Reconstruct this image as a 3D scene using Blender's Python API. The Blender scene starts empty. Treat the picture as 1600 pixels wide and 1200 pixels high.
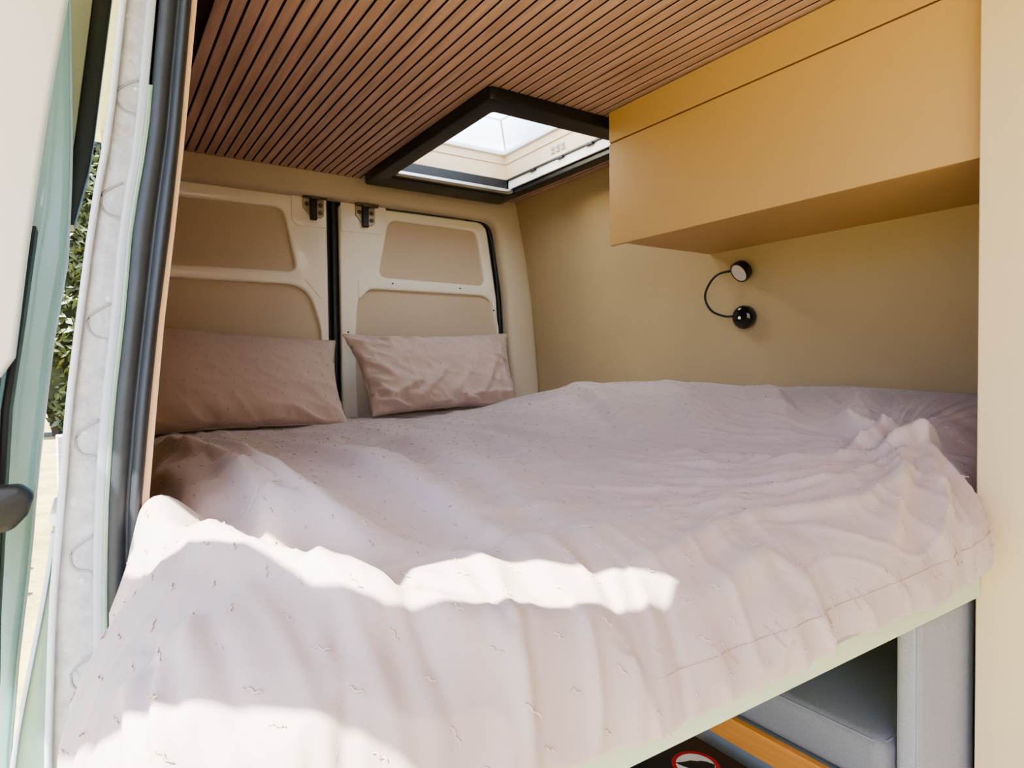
import bpy, bmesh, math, random
import numpy as np
from mathutils import Vector, Matrix
random.seed(7); rng = np.random.default_rng(5)
S = bpy.context.scene
COL = S.collection
PI = math.pi

# ------------------------------------------------------------------ materials
def srgb(h):
    c = [int(h[i:i+2], 16)/255 for i in (0, 2, 4)]
    return tuple(x/12.92 if x <= .04045 else ((x+.055)/1.055)**2.4 for x in c) + (1,)
def mat(name, col, rough=.6, metal=0, var=.06, vscale=6, bump=0, bscale=200, bdist=.001, coat=0, sheen=0, stretch=None, detail=4):
    m = bpy.data.materials.new(name); m.use_nodes = True
    nt = m.node_tree; p = nt.nodes['Principled BSDF']
    c = srgb(col)
    tc = nt.nodes.new('ShaderNodeTexCoord'); mp = nt.nodes.new('ShaderNodeMapping')
    nt.links.new(tc.outputs['Object'], mp.inputs['Vector'])
    if stretch: mp.inputs['Scale'].default_value = stretch
    n = nt.nodes.new('ShaderNodeTexNoise'); n.inputs['Scale'].default_value = vscale; n.inputs['Detail'].default_value = detail
    nt.links.new(mp.outputs['Vector'], n.inputs['Vector'])
    r = nt.nodes.new('ShaderNodeValToRGB')
    r.color_ramp.elements[0].position = .3; r.color_ramp.elements[1].position = .7
    r.color_ramp.elements[0].color = tuple(x*(1-var) for x in c[:3])+(1,)
    r.color_ramp.elements[1].color = tuple(min(1, x*(1+var)) for x in c[:3])+(1,)
    nt.links.new(n.outputs['Fac'], r.inputs['Fac']); nt.links.new(r.outputs['Color'], p.inputs['Base Color'])
    p.inputs['Roughness'].default_value = rough; p.inputs['Metallic'].default_value = metal
    if coat: p.inputs['Coat Weight'].default_value = coat
    if sheen: p.inputs['Sheen Weight'].default_value = sheen; p.inputs['Sheen Roughness'].default_value = .5
    if bump:
        b = nt.nodes.new('ShaderNodeBump'); b.inputs['Strength'].default_value = bump; b.inputs['Distance'].default_value = bdist
        n2 = nt.nodes.new('ShaderNodeTexNoise'); n2.inputs['Scale'].default_value = bscale; n2.inputs['Detail'].default_value = 3
        nt.links.new(mp.outputs['Vector'], n2.inputs['Vector'])
        nt.links.new(n2.outputs['Fac'], b.inputs['Height']); nt.links.new(b.outputs['Normal'], p.inputs['Normal'])
    return m
M = {}
M['wall'] = mat('wall_fabric', 'AC9875', .75, var=.04, vscale=3, bump=.35, bscale=260, bdist=.0008)
M['header'] = mat('header_fabric', 'C8BAA2', .75, var=.04, vscale=3, bump=.35, bscale=260, bdist=.0008)
M['insert'] = mat('door_insert_fabric', 'C6B59E', .8, var=.03, vscale=4, bump=.3, bscale=300, bdist=.0006)
M['cabinet'] = mat('cabinet_laminate', 'B89766', .5, var=.03, vscale=2, bump=.12, bscale=400, bdist=.0004)
M['closet'] = mat('closet_laminate', 'D0BD9C', .55, var=.03, vscale=2, bump=.12, bscale=400, bdist=.0004)
M['groove'] = mat('groove_shadow', '5A3418', .8)
M['slat'] = mat('slat_wood', 'B8998C', .45, var=.22, vscale=9, stretch=(6, .5, 6), detail=6, bump=.15, bscale=60, bdist=.0006)
M['backing_gap_shade'] = mat('slat_backing', '2A0F0C', .9)
M['doorpaint'] = mat('door_paint', 'EFE8DA', .32, var=.03, vscale=5, coat=.3)
M['black'] = mat('black_plastic', '17171A', .42, var=.1)
M['gloss'] = mat('gloss_black', '0B0B0D', .12, coat=.5)
M['rubber'] = mat('rubber_seal', '2B3038', .48, var=.14, vscale=18, bump=.3, bscale=90, bdist=.0006)
M['chrome'] = mat('brushed_aluminium', 'C8C8C8', .3, metal=.85, stretch=(1, 30, 30), vscale=4)
M['steel'] = mat('zinc_plate', 'A59C88', .4, metal=.7)
M['board'] = mat('sage_board', 'C2CFB5', .45, var=.02)
M['cushion_shade'] = mat('shaded_grey_cushion_fabric', '77777F', .95, var=.08, vscale=300, bump=.5, bscale=420, bdist=.0008)  # same grey fabric, darkened to paint in the shade under the bed
M['step'] = mat('jamb_step_paint', 'A9B1C2', .3, coat=.4)
M['wood'] = mat('pine_rail', 'D08A44', .45, var=.16, vscale=7, stretch=(10, .8, 10), detail=5)
M['ply'] = mat('ply_edge', 'C9A888', .7, var=.1, vscale=40, stretch=(4, 4, .3))
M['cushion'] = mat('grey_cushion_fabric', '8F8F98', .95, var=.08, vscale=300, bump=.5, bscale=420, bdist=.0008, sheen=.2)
M['bench'] = mat('bench_panel', '8E908F', .5)
M['flange'] = mat('white_body_paint', 'AEB2BE', .28, var=.15, vscale=55, coat=.5, bump=.9, bscale=55, bdist=.003)
M['flangeedge'] = mat('white_edge_highlight', 'C0C7D6', .3, coat=.4)
M['ridge'] = mat('stamped_groove', '9699A4', .35, coat=.3)
M['teal'] = mat('sage_green_body_paint', 'A4C0C4', .2, var=.03, coat=.9)
M['teal_dark'] = mat('green_body_paint', '7F9C8E', .22, var=.05, coat=.9)
M['pinktrim'] = mat('door_trim_plastic', 'D9CFC9', .7, var=.03)
M['tan'] = mat('tan_plastic', 'A69C8C', .6)
M['shaft'] = mat('skylight_shaft_fabric', 'E3C9A6', .7)
M['white'] = mat('white_plastic', 'EDEAE2', .4)
M['floor'] = mat('vinyl_floor', '9A9184', .6, var=.12, vscale=10)
M['grass'] = mat('dry_grass_ground', 'A0935C', .95, var=.35, vscale=1.1, detail=9, bump=.8, bscale=3, bdist=.15)
M['bark'] = mat('bark', '4A4038', .9)
M['leaf'] = mat('hedge_leaf', '565D3C', .5, var=.45, vscale=2.2)
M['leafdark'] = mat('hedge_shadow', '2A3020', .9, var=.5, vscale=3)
M['rock'] = mat('rock', '6A6259', .9, var=.25)
M['red'] = mat('sign_red', 'A81E2C', .5)
M['signwhite'] = mat('sign_white', 'D5D0D4', .5)
M['lens'] = mat('lamp_lens', 'CFC7C4', .5)
M['gobo'] = mat('gobo_sheet', 'D8D6D0', .8)
M['panelcell'] = mat('mauve_cell', '8F7F88', .35, var=.1)

def cloth(name, col, seed):
    m = mat(name, col, .85, var=.035, vscale=5, sheen=.25)
    nt = m.node_tree; p = nt.nodes['Principled BSDF']; tc = nt.nodes['Texture Coordinate']
    def noise(sc, det, scale=None):
        mp = nt.nodes.new('ShaderNodeMapping'); nt.links.new(tc.outputs['Object'], mp.inputs['Vector'])
        if scale: mp.inputs['Scale'].default_value = scale
        mp.inputs['Location'].default_value = (seed, seed*.7, 0)
        n = nt.nodes.new('ShaderNodeTexNoise'); n.inputs['Scale'].default_value = sc; n.inputs['Detail'].default_value = det
        n.inputs['Distortion'].default_value = .8
        nt.links.new(mp.outputs['Vector'], n.inputs['Vector']); return n
    n1 = noise(9, 6); n1.noise_type = 'RIDGED_MULTIFRACTAL'; n2 = noise(700, 2)
    b1 = nt.nodes.new('ShaderNodeBump'); b1.inputs['Strength'].default_value = .45; b1.inputs['Distance'].default_value = .004
    b2 = nt.nodes.new('ShaderNodeBump'); b2.inputs['Strength'].default_value = .25; b2.inputs['Distance'].default_value = .0005
    nt.links.new(n1.outputs['Fac'], b1.inputs['Height']); nt.links.new(n2.outputs['Fac'], b2.inputs['Height'])
    nt.links.new(b1.outputs['Normal'], b2.inputs['Normal']); nt.links.new(b2.outputs['Normal'], p.inputs['Normal'])
    return m
M['sheet'] = cloth('pink_sheet_cotton', 'B9A7A3', 0)
M['pillow'] = cloth('pillowcase_cotton', 'BAA598', 3)
M['tuft'] = mat('tuft_thread', 'C6B1A9', .9)
M['seam'] = mat('seam_thread', 'BEA69C', .9)
gl = bpy.data.materials.new('acrylic_dome'); gl.use_nodes = True
nt = gl.node_tree; nt.nodes.clear()
o_ = nt.nodes.new('ShaderNodeOutputMaterial'); mx = nt.nodes.new('ShaderNodeMixShader')
tr = nt.nodes.new('ShaderNodeBsdfTransparent'); tr.inputs[0].default_value = (.55, .62, .70, 1)
tl = nt.nodes.new('ShaderNodeBsdfTranslucent'); tl.inputs[0].default_value = (.56, .63, .70, 1)
gs = nt.nodes.new('ShaderNodeBsdfGlossy'); gs.inputs['Roughness'].default_value = .05
m2 = nt.nodes.new('ShaderNodeMixShader'); m2.inputs[0].default_value = .12
mx.inputs[0].default_value = .992
nt.links.new(tr.outputs[0], mx.inputs[1]); nt.links.new(tl.outputs[0], mx.inputs[2])
nt.links.new(mx.outputs[0], m2.inputs[1]); nt.links.new(gs.outputs[0], m2.inputs[2]); nt.links.new(m2.outputs[0], o_.inputs[0])
M['dome'] = gl

# ------------------------------------------------------------------ helpers
def tag(o, label=None, cat=None, group=None, kind=None):
    if label: o['label'] = label
    if cat: o['category'] = cat
    if group: o['group'] = group
    if kind: o['kind'] = kind
    return o
def empty(name, loc, label=None, cat=None, group=None, kind=None):
    o = bpy.data.objects.new(name, None); COL.objects.link(o); o.location = loc; o.empty_display_size = .05
    return tag(o, label, cat, group, kind)
def wloc(p):
    v = Vector((0, 0, 0))
    while p is not None: v += p.location; p = p.parent
    return v
def link(name, me, m, parent=None, smooth=False, origin=None):
    """mesh given in world coordinates; origin put at parent's origin or the mesh's base"""
    if m is not None: me.materials.append(m)
    o = bpy.data.objects.new(name, me); COL.objects.link(o)
    org = Vector(origin) if origin is not None else (Vector((0, 0, 0)))
    if origin is None and len(me.vertices):
        co = np.empty(len(me.vertices)*3); me.vertices.foreach_get('co', co); co = co.reshape(-1, 3)
        org = Vector(((co[:, 0].min()+co[:, 0].max())/2, (co[:, 1].min()+co[:, 1].max())/2, co[:, 2].min()))
    me.transform(Matrix.Translation(-org))
    if parent: o.parent = parent
    o.location = org - wloc(parent)
    if smooth: me.shade_smooth()
    return o
def bmlink(name, bm, m, parent=None, smooth=False, origin=None):
    me = bpy.data.meshes.new(name); bmesh.ops.recalc_face_normals(bm, faces=bm.faces); bm.to_mesh(me); bm.free()
    return link(name, me, m, parent, smooth, origin)
def box(bm, x0, x1, y0, y1, z0, z1, bev=0, seg=2):
    b = bmesh.new()
    bmesh.ops.create_cube(b, size=1, matrix=Matrix.Translation(((x0+x1)/2, (y0+y1)/2, (z0+z1)/2)) @ Matrix.Diagonal((x1-x0, y1-y0, z1-z0, 1)))
    if bev: bmesh.ops.bevel(b, geom=b.edges[:], offset=bev, segments=seg, affect='EDGES', profile=.5)
    me = bpy.data.meshes.new('t'); b.to_mesh(me); b.free(); bm.from_mesh(me); bpy.data.meshes.remove(me)
def boxo(name, x0, x1, y0, y1, z0, z1, m, parent=None, bev=0, seg=2):
    bm = bmesh.new(); box(bm, x0, x1, y0, y1, z0, z1, bev, seg); return bmlink(name, bm, m, parent, smooth=False)
def tube(bm, pts, r, n=10, flat=None, cap=True):
    pts = [Vector(p) for p in pts]; rings = []
    up = Vector((0, 0, 1))
    for i, p in enumerate(pts):
        t = (pts[min(i+1, len(pts)-1)] - pts[max(i-1, 0)]).normalized()
        a = t.cross(up) if abs(t.dot(up)) < .95 else t.cross(Vector((1, 0, 0)))
        a.normalize(); b = t.cross(a)
        rr = r[i] if isinstance(r, (list, tuple)) else r
        rings.append([bm.verts.new(p + (a*math.cos(2*PI*k/n) + b*math.sin(2*PI*k/n))*rr) for k in range(n)])
    for i in range(len(rings)-1):
        for k in range(n): bm.faces.new((rings[i][k], rings[i][(k+1) % n], rings[i+1][(k+1) % n], rings[i+1][k]))
    if cap: bm.faces.new(rings[0]); bm.faces.new(rings[-1][::-1])
def disc(bm, c, axis, prof, n=32):
    """lathe: prof [(r, h)] along axis from c"""
    ax = Vector(axis).normalized(); a = ax.orthogonal().normalized(); b = ax.cross(a); c = Vector(c); rings = []
    for r, h in prof:
        rings.append([bm.verts.new(c + ax*h + (a*math.cos(2*PI*k/n)+b*math.sin(2*PI*k/n))*max(r, 1e-5)) for k in range(n)])
    for i in range(len(rings)-1):
        for k in range(n): bm.faces.new((rings[i][k], rings[i][(k+1) % n], rings[i+1][(k+1) % n], rings[i+1][k]))
    bm.faces.new(rings[0]); bm.faces.new(rings[-1][::-1])
def rpoly(pts, rad, seg=8):
    """round the corners of a polygon; rad: number or list"""
    out = []; n = len(pts)
    for i, p in enumerate(pts):
        r = rad[i] if isinstance(rad, (list, tuple)) else rad
        p = Vector(p); a = Vector(pts[i-1]); b = Vector(pts[(i+1) % n])
        da = (a-p); db = (b-p)
        if r < 1e-5: out.append(tuple(p)); continue
        ang = da.angle(db); t = min(r/math.tan(ang/2), da.length*.48, db.length*.48)
        s = p + da.normalized()*t; e = p + db.normalized()*t
        for k in range(seg+1):
            u = k/seg; q = s*(1-u)**2 + p*2*u*(1-u) + e*u*u; out.append((q.x, q.y))
    return out
def plate(name, outer, holes, yfront, depth, bev, m, parent=None, plane='XZ', smooth=True):
    """flat plate with holes in the XZ plane, front face at yfront looking to -Y (or XY plane, or YZ)"""
    cu = bpy.data.curves.new('c', 'CURVE'); cu.dimensions = '2D'; cu.fill_mode = 'BOTH'
    for poly in [outer]+holes:
        sp = cu.splines.new('POLY'); sp.points.add(len(poly)-1); sp.use_cyclic_u = True
        for i, p in enumerate(poly): sp.points[i].co = (p[0], p[1], 0, 1)
    cu.extrude = max(depth/2 - bev, 1e-5); cu.bevel_depth = bev; cu.bevel_resolution = 2; cu.offset = -bev
    ob = bpy.data.objects.new('c', cu); COL.objects.link(ob)
    dg = bpy.context.evaluated_depsgraph_get(); me = bpy.data.meshes.new_from_object(ob.evaluated_get(dg))
    bpy.data.objects.remove(ob)
    me.materials.clear()
    for v in me.vertices:
        x, y, z = v.co
        if plane == 'XZ': v.co = (x, yfront + depth/2 - z, y)
        elif plane == 'XY': v.co = (x, y, yfront + depth/2 + z)
        else: v.co = (yfront + depth/2 + z, x, y)
    me.name = name
    bm = bmesh.new(); bm.from_mesh(me); bmesh.ops.remove_doubles(bm, verts=bm.verts[:], dist=1e-6)
    bmesh.ops.recalc_face_normals(bm, faces=bm.faces[:]); bm.to_mesh(me); bm.free()
    o = link(name, me, m, parent)
    if smooth:
        me.shade_smooth()
        mod = o.modifiers.new('es', 'EDGE_SPLIT'); mod.split_angle = math.radians(40)
    return o
def interp(tab, z):
    t = sorted(tab, key=lambda q: q[1])
    if z <= t[0][1]: a, b = t[0], t[1]
    elif z >= t[-1][1]: a, b = t[-2], t[-1]
    else:
        for a, b in zip(t, t[1:]):
            if a[1] <= z <= b[1]: break
    return a[0] + (b[0]-a[0])*(z-a[1])/(b[1]-a[1])
def strip(name, fa, fb, z0, z1, yf, yb, m, parent=None, n=28, bev=0, smooth=True):
    """a vertical band following two x(z) curves, between depths yf (front) and yb"""
    bm = bmesh.new(); rows = []
    for i in range(n+1):
        z = z0 + (z1-z0)*i/n; a, b = fa(z), fb(z)
        if bev:
            prof = [(a, yb), (a, yf+bev), (a+bev*.3, yf+bev*.3), (a+bev, yf), (b-bev, yf), (b-bev*.3, yf+bev*.3), (b, yf+bev), (b, yb)]
        else: prof = [(a, yb), (a, yf), (b, yf), (b, yb)]
        rows.append([bm.verts.new((x, y, z)) for x, y in prof])
    k = len(rows[0])
    for i in range(n):
        for j in range(k): bm.faces.new((rows[i][j], rows[i][(j+1) % k], rows[i+1][(j+1) % k], rows[i+1][j]))
    bm.faces.new(rows[0]); bm.faces.new(rows[-1][::-1])
    o = bmlink(name, bm, m, parent, smooth=smooth)
    if smooth: mod = o.modifiers.new('es', 'EDGE_SPLIT'); mod.split_angle = math.radians(50)
    return o

# numpy value noise
_tab = rng.random((64, 64, 64))
def vnoise(x, y, z=0):
    x, y, z = np.broadcast_arrays(np.asarray(x, float), np.asarray(y, float), np.asarray(z, float))
    xi, yi, zi = np.floor(x).astype(int), np.floor(y).astype(int), np.floor(z).astype(int)
    fx, fy, fz = x-xi, y-yi, z-zi
    fx, fy, fz = [f*f*f*(f*(f*6-15)+10) for f in (fx, fy, fz)]
    g = lambda a, b, c: _tab[(xi+a) & 63, (yi+b) & 63, (zi+c) & 63]
    l = lambda a, b, t: a+(b-a)*t
    return l(l(l(g(0,0,0), g(1,0,0), fx), l(g(0,1,0), g(1,1,0), fx), fy), l(l(g(0,0,1), g(1,0,1), fx), l(g(0,1,1), g(1,1,1), fx), fy), fz)*2-1
def ridged(x, y, z=0): return 1-2*np.abs(vnoise(x, y, z))**.8
def sstep(a, b, x): t = np.clip((x-a)/(b-a), 0, 1); return t*t*(3-2*t)

# ------------------------------------------------------------------ camera
cam = bpy.data.cameras.new('camera'); co = bpy.data.objects.new('camera', cam); COL.objects.link(co)
cam.sensor_width = 36; cam.lens = 995.5/1600*36; cam.clip_start = .01; cam.clip_end = 500
Rm = Matrix(((0.8334357102502639, 0.024954088145019537, -0.5520527242614502), (-0.5524956557795925, 0.016742292599381592, -0.8333476141342188), (-0.011552801578676098, 0.9995483925870559, 0.027740649817847657)))
co.matrix_world = Matrix.Translation((0, 0, 1.25)) @ Rm.to_4x4()
S.camera = co

# ------------------------------------------------------------------ room shell
WT = [(1.597, 1.951), (1.640, 1.76), (1.679, 1.551), (1.704, 1.33), (1.717, 1.107), (1.72, .9), (1.72, 0)]
wr = lambda z: interp(WT, z)
bm = bmesh.new(); zs = [0, .5, .9, 1.1, 1.2, 1.33, 1.44, 1.55, 1.66, 1.76, 1.86, 1.951, 2.02]
for y0, y1 in [(-1.2, 2.44)]:
    va = [[bm.verts.new((wr(z)+d, y, z)) for z in zs] for y in (y0, y1) for d in (0, .06)]
    for i in range(len(zs)-1):
        bm.faces.new((va[0][i], va[2][i], va[2][i+1], va[0][i+1])); bm.faces.new((va[1][i], va[3][i], va[3][i+1], va[1][i+1]))
        bm.faces.new((va[0][i], va[0][i+1], va[1][i+1], va[1][i])); bm.faces.new((va[2][i], va[2][i+1], va[3][i+1], va[3][i]))
    bm.faces.new((va[0][0], va[1][0], va[3][0], va[2][0])); bm.faces.new((va[0][-1], va[1][-1], va[3][-1], va[2][-1]))
o = bmlink('wall_right', bm, M['wall'], smooth=True); tag(o, 'tan upholstered side wall behind the reading lamp', 'wall', kind='structure')
o.modifiers.new('es', 'EDGE_SPLIT').split_angle = math.radians(40)

WOOD = [(.131, 1.727), (.114, 1.563), (.100, 1.443), (.084, 1.316), (.072, 1.199), (.060, 1.074), (.055, .9), (.05, 0)]
wx = lambda z: interp(WOOD, z)
o = strip('wall_left', lambda z: wx(z)-.03, wx, 0, 1.96, .985, 2.42, M['wall']); tag(o, 'tan lined near-side wall behind the door jamb', 'wall', kind='structure')
o = strip('trim_1', lambda z: wx(z)-.008, wx, .3, 1.96, .955, .99, M['ply']); tag(o, 'thin raw plywood edge beside the rubber door seal', 'trim', kind='structure')

# rear wall frame around the doors
arch = rpoly([(.05, 2.0), (.05, 1.888), (1.30, 1.892), (1.50, 1.885), (1.555, 1.56), (1.572, 1.2), (1.585, 0), (1.73, 0), (1.73, 1.1), (1.69, 1.56), (1.62, 2.0)], [0, 0, .05, .07, .3, .2, 0, 0, 0, 0, 0])
o = plate('wall_rear', arch, [], 2.36, .1, .028, M['header']); tag(o, 'tan padded surround and header of the rear doors', 'wall', kind='structure')
boxo_ = boxo
o = boxo('floor', -.05, 1.76, -1.2, 2.6, -.05, 0, M['floor']); tag(o, kind='structure')

# ceiling: slats of one panel, with the hatch cut out
SX0, SX1, SY0, SY1 = .885, 1.455, 1.42, 2.28
bm = bmesh.new(); x = .222; pitch = .0298; w = .0246
while x < 1.64:
    segs = [(-1.2, 2.385)]
    if x+w > SX0 and x < SX1: segs = [(-1.2, SY0), (SY1, 2.385)]
    for a, b in segs: box(bm, x, x+w, a, b, 1.972, 1.979, .0012, 1)
    x += pitch
o = bmlink('ceiling', bm, M['slat']); o.data.materials.append(M['backing_gap_shade'])
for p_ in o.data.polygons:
    if abs(p_.normal.x) > .75: p_.material_index = 1  # slat sides coloured dark so the gaps read as shaded
tag(o, 'reddish brown ribbed wood slat ceiling', 'ceiling', kind='structure')
ring = [(SX0, SY0), (SX1, SY0), (SX1, SY1), (SX0, SY1)]
b_ = plate('slat_backing', [(.08, -1.2), (1.66, -1.2), (1.66, 2.4), (.08, 2.4)], [ring], 1.979, .012, 0, M['backing_gap_shade'], o, 'XY', smooth=False)
o = plate('ceiling_2', [(-.02, -1.2), (1.78, -1.2), (1.78, 2.6), (-.02, 2.6)], [ring], 2.03, .03, 0, M['white'], None, 'XY', smooth=False); tag(o, 'outer roof skin', 'roof', kind='structure')
o = boxo('wall_front', -.05, 1.78, -1.25, -1.2, 0, 2.03, M['wall']); tag(o, kind='structure')

# ------------------------------------------------------------------ rear doors
def mk_door(name, label, outer, win, low, arch_r, pads, tris, holes):
    d = empty(name, (outer[0][0], 2.42, .3), label, 'van door', kind='structure')
    plate('door_frame', outer, [win, low], 2.42, .03, .009, M['doorpaint'], d)
    for nm, poly in (('window_panel', win), ('lower_panel', low)):
        pts = poly; cx = sum(p[0] for p in pts)/len(pts); cz = sum(p[1] for p in pts)/len(pts)
        big = [(cx+(p[0]-cx)*1.03, cz+(p[1]-cz)*1.03) for p in pts]
        plate(nm, big, [], 2.436, .012, 0, M['insert'], d, smooth=False)
    for p in pads: plate('stamped_pad', p, [], 2.4165, .006, .0025, M['doorpaint'], d)
    for p in tris: plate('stamped_pad', p, [], 2.4175, .005, .0022, M['doorpaint'], d)
    for hx, hz in holes:
        bm = bmesh.new(); disc(bm, (hx, 2.4185, hz), (0, 1, 0), [(.0035, 0), (.0035, .003)], 12); bmlink('screw_hole', bm, M['black'], d)
    return d
def latch(d, x, z):
    """x,z top-left of the plate"""
    outl = rpoly([(x, z), (x+.078, z), (x+.078, z-.068), (x+.066, z-.078), (x+.05, z-.078), (x+.05, z-.03), (x+.028, z-.03), (x+.028, z-.074), (x, z-.042)], [.003]*9, 3)
    l = plate('latch_plate', outl, [], 2.409, .006, .001, M['steel'], d)
    boxo('latch_lever', x+.024, x+.05, 2.396, 2.413, z-.088, z-.005, M['black'], l, .004)
    for bx, bz in ((x+.014, z-.03), (x+.064, z-.03), (x+.064, z-.058)):
        bm = bmesh.new(); disc(bm, (bx, 2.409, bz), (0, -1, 0), [(.0085, 0), (.0085, .0025), (.006, .004)], 16); disc(bm, (bx, 2.405, bz), (0, -1, 0), [(.0045, 0), (.0035, .003)], 6); bmlink('bolt', bm, M['steeldark'], l)
    bm = bmesh.new(); tube(bm, [(x-.003, 2.40, z+.002), (x+.086, 2.40, z+.002)], .0115, 14); box(bm, x+.026, x+.058, 2.387, 2.405, z-.012, z+.012, .003)
    bmlink('hinge_barrel', bm, M['black'] if False else M['steeldark'], l, smooth=False)
M['steeldark'] = mat('dark_zinc', '6E5F52', .4, metal=.6)
rout = rpoly([(.815, .3), (1.548, .3), (1.542, 1.2), (1.527, 1.55), (1.475, 1.884), (.815, 1.884)], [0, 0, .2, .3, .06, .02])
rwin = rpoly([(.972, 1.612), (1.470, 1.607), (1.428, 1.842), (1.02, 1.845)], [.03, .03, .035, .045])
rlow = rpoly([(.892, .4), (1.535, .4), (1.525, 1.42), (1.497, 1.563), (.89, 1.563), (.872, 1.36)], [0, 0, .1, .075, .085, .1], 12)
d2 = mk_door('door_2', 'cream painted right rear door, hinge side against the far wall', rout, rwin, rlow, 0,
    [rpoly([(.82, 1.778), (.985, 1.782), (1.005, 1.80), (1.005, 1.89), (.82, 1.89)], [.01, .02, .02, 0, 0])],
    [rpoly([(.885, 1.515), (.945, 1.578), (.94, 1.592), (.885, 1.596)], .008), rpoly([(1.49, 1.555), (1.512, 1.53), (1.508, 1.61), (1.496, 1.612), (1.468, 1.585)], .008)],
    [(1.03, 1.59), (1.34, 1.588), (.842, 1.39), (1.51, 1.50)])
latch(d2, .877, 1.888)
lout = rpoly([(.055, .3), (.768, .3), (.768, 1.892), (.055, 1.892)], [0, 0, .02, 0])
lwin = rpoly([(.12, 1.607), (.652, 1.612), (.605, 1.843), (.14, 1.836)], [.03, .03, .045, .035])
llow = rpoly([(.08, .4), (.734, .4), (.736, 1.40), (.69, 1.563), (.10, 1.56), (.085, 1.40)], [0, 0, .15, .15, .05, .05], 12)
d1 = mk_door('door_1', 'cream painted left rear door, nearest the sliding door jamb', lout, lwin, llow, 0,
    [rpoly([(.765, 1.782), (.655, 1.782), (.635, 1.80), (.635, 1.895), (.765, 1.895)], [.01, .02, .02, 0, 0])],
    [rpoly([(.745, 1.505), (.745, 1.575), (.738, 1.585), (.672, 1.585), (.69, 1.57)], .008)], [(.754, 1.2)])
latch(d1, .675, 1.893)
bm = bmesh.new(); box(bm, .74, .84, 2.452, 2.47, .3, 1.93); tube(bm, [(.800, 2.444, .3), (.800, 2.444, 1.9)], .013, 10); tube(bm, [(.776, 2.447, .3), (.776, 2.447, 1.9)], .008, 8)
o = bmlink('trim_2', bm, M['black']); tag(o, 'black rubber strip in the gap between the rear doors', 'seal', kind='structure')
bm = bmesh.new(); tube(bm, [(1.578, 2.435, .4), (1.562, 2.435, 1.2), (1.548, 2.435, 1.5), (1.535, 2.435, 1.66), (1.515, 2.435, 1.80), (1.497, 2.435, 1.868), (1.46, 2.435, 1.89), (1.38, 2.435, 1.897)], .013, 8)
o = bmlink('trim_3', bm, M['black'], smooth=True); tag(o, 'black door seal along the right rear door', 'seal', kind='structure')
o = boxo('wall_rear_outer', .05, 1.76, 2.475, 2.5, 0, 2.03, M['teal']); tag(o, kind='structure'); o.name = 'wall_back'

# ------------------------------------------------------------------ skylight
sk = empty('roof_hatch', (1.17, 1.84, 1.935), 'black framed roof skylight with a clear dome, open in the slat ceiling', 'skylight')
def ringpoly(x0, x1, y0, y1, r=.012): return rpoly([(x0, y0), (x1, y0), (x1, y1), (x0, y1)], r, 4)
plate('outer_frame', ringpoly(.87, 1.47, 1.40, 2.30, .02), [ringpoly(.925, 1.425, 1.475, 2.175)], 1.936, .034, .004, M['black'], sk, 'XY')
plate('inner_frame', ringpoly(.886, 1.454, 1.421, 2.279, .004), [ringpoly(.932, 1.418, 1.485, 2.165)], 1.968, .022, 0, M['black'], sk, 'XY', smooth=False)
boxo('blind_rail', .93, 1.42, 2.118, 2.146, 1.938, 1.950, M['chrome'], sk, .002)
boxo('blind_housing', .926, 1.424, 2.146, 2.174, 1.940, 1.995, M['black'], sk, .004)
boxo('side_lining_glare', 1.412, 1.420, 1.48, 2.14, 1.955, 1.992, M['white'], sk, .001)  # white colour stands in for glare on the frame's black plastic
bm = bmesh.new(); box(bm, 1.406, 1.413, 1.50, 2.16, 1.988, 1.995, .001)
for y in (1.62, 1.78, 1.95): box(bm, 1.400, 1.413, y, y+.035, 1.983, 1.990, .001)
bmlink('screen_rail', bm, M['black'], sk)
def shaft(z0, z1, i0, i1, m, name, pr):
    bm = bmesh.new(); R_ = []
    for z, i in ((z0, i0), (z1, i1)):
        for t in (0, .012): R_.append([bm.verts.new(p) for p in ((.925+i-t, 1.475+i-t, z), (1.425-i+t, 1.475+i-t, z), (1.425-i+t, 2.175-i+t, z), (.925+i-t, 2.175-i+t, z))])
    for a, b in ((0, 2), (1, 3), (0, 1), (2, 3)):
        for k in range(4): bm.faces.new((R_[a][k], R_[a][(k+1) % 4], R_[b][(k+1) % 4], R_[b][k]))
    return bmlink(name, bm, m, pr)
shaft(1.99, 2.058, .008, .012, M['shaft'], 'shaft_lining', sk)
shaft(2.058, 2.088, .016, .02, M['shaft'], 'shaft_rim', sk)
dm = empty('dome_window', (1.175, 1.825, 2.088)); dm.parent = sk; dm.location = Vector((1.175, 1.825, 2.088)) - sk.location
plate('dome_frame', ringpoly(.90, 1.45, 1.45, 2.20, .02), [ringpoly(.955, 1.395, 1.505, 2.145, .03)], 2.088, .018, .004, M['white'], dm, 'XY')
bm = bmesh.new(); nx_, ny_ = 24, 28; V = []
for i in range(nx_+1):
    row = []
    for j in range(ny_+1):
        u = i/nx_*2-1; v = j/ny_*2-1
        h = .075*(1-abs(u)**4)*(1-abs(v)**4)+.02*max(0, 1-max(abs(u), abs(v)))
        row.append(bm.verts.new((1.175+u*.25, 1.825+v*.35, 2.104+h)))
    V.append(row)
for i in range(nx_):
    for j in range(ny_): bm.faces.new((V[i][j], V[i+1][j], V[i+1][j+1], V[i][j+1]))
bmlink('dome_glass', bm, M['dome'], dm, smooth=True)
for sx in (-1, 1):
    for sy in (-1, 1):
        bm = bmesh.new(); tube(bm, [(1.175+sx*.235, 1.825+sy*.33, 2.108), (1.175+sx*.13, 1.825+sy*.20, 2.170)], .004, 6); bmlink('dome_rib', bm, M['white'], dm, smooth=True)
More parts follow.
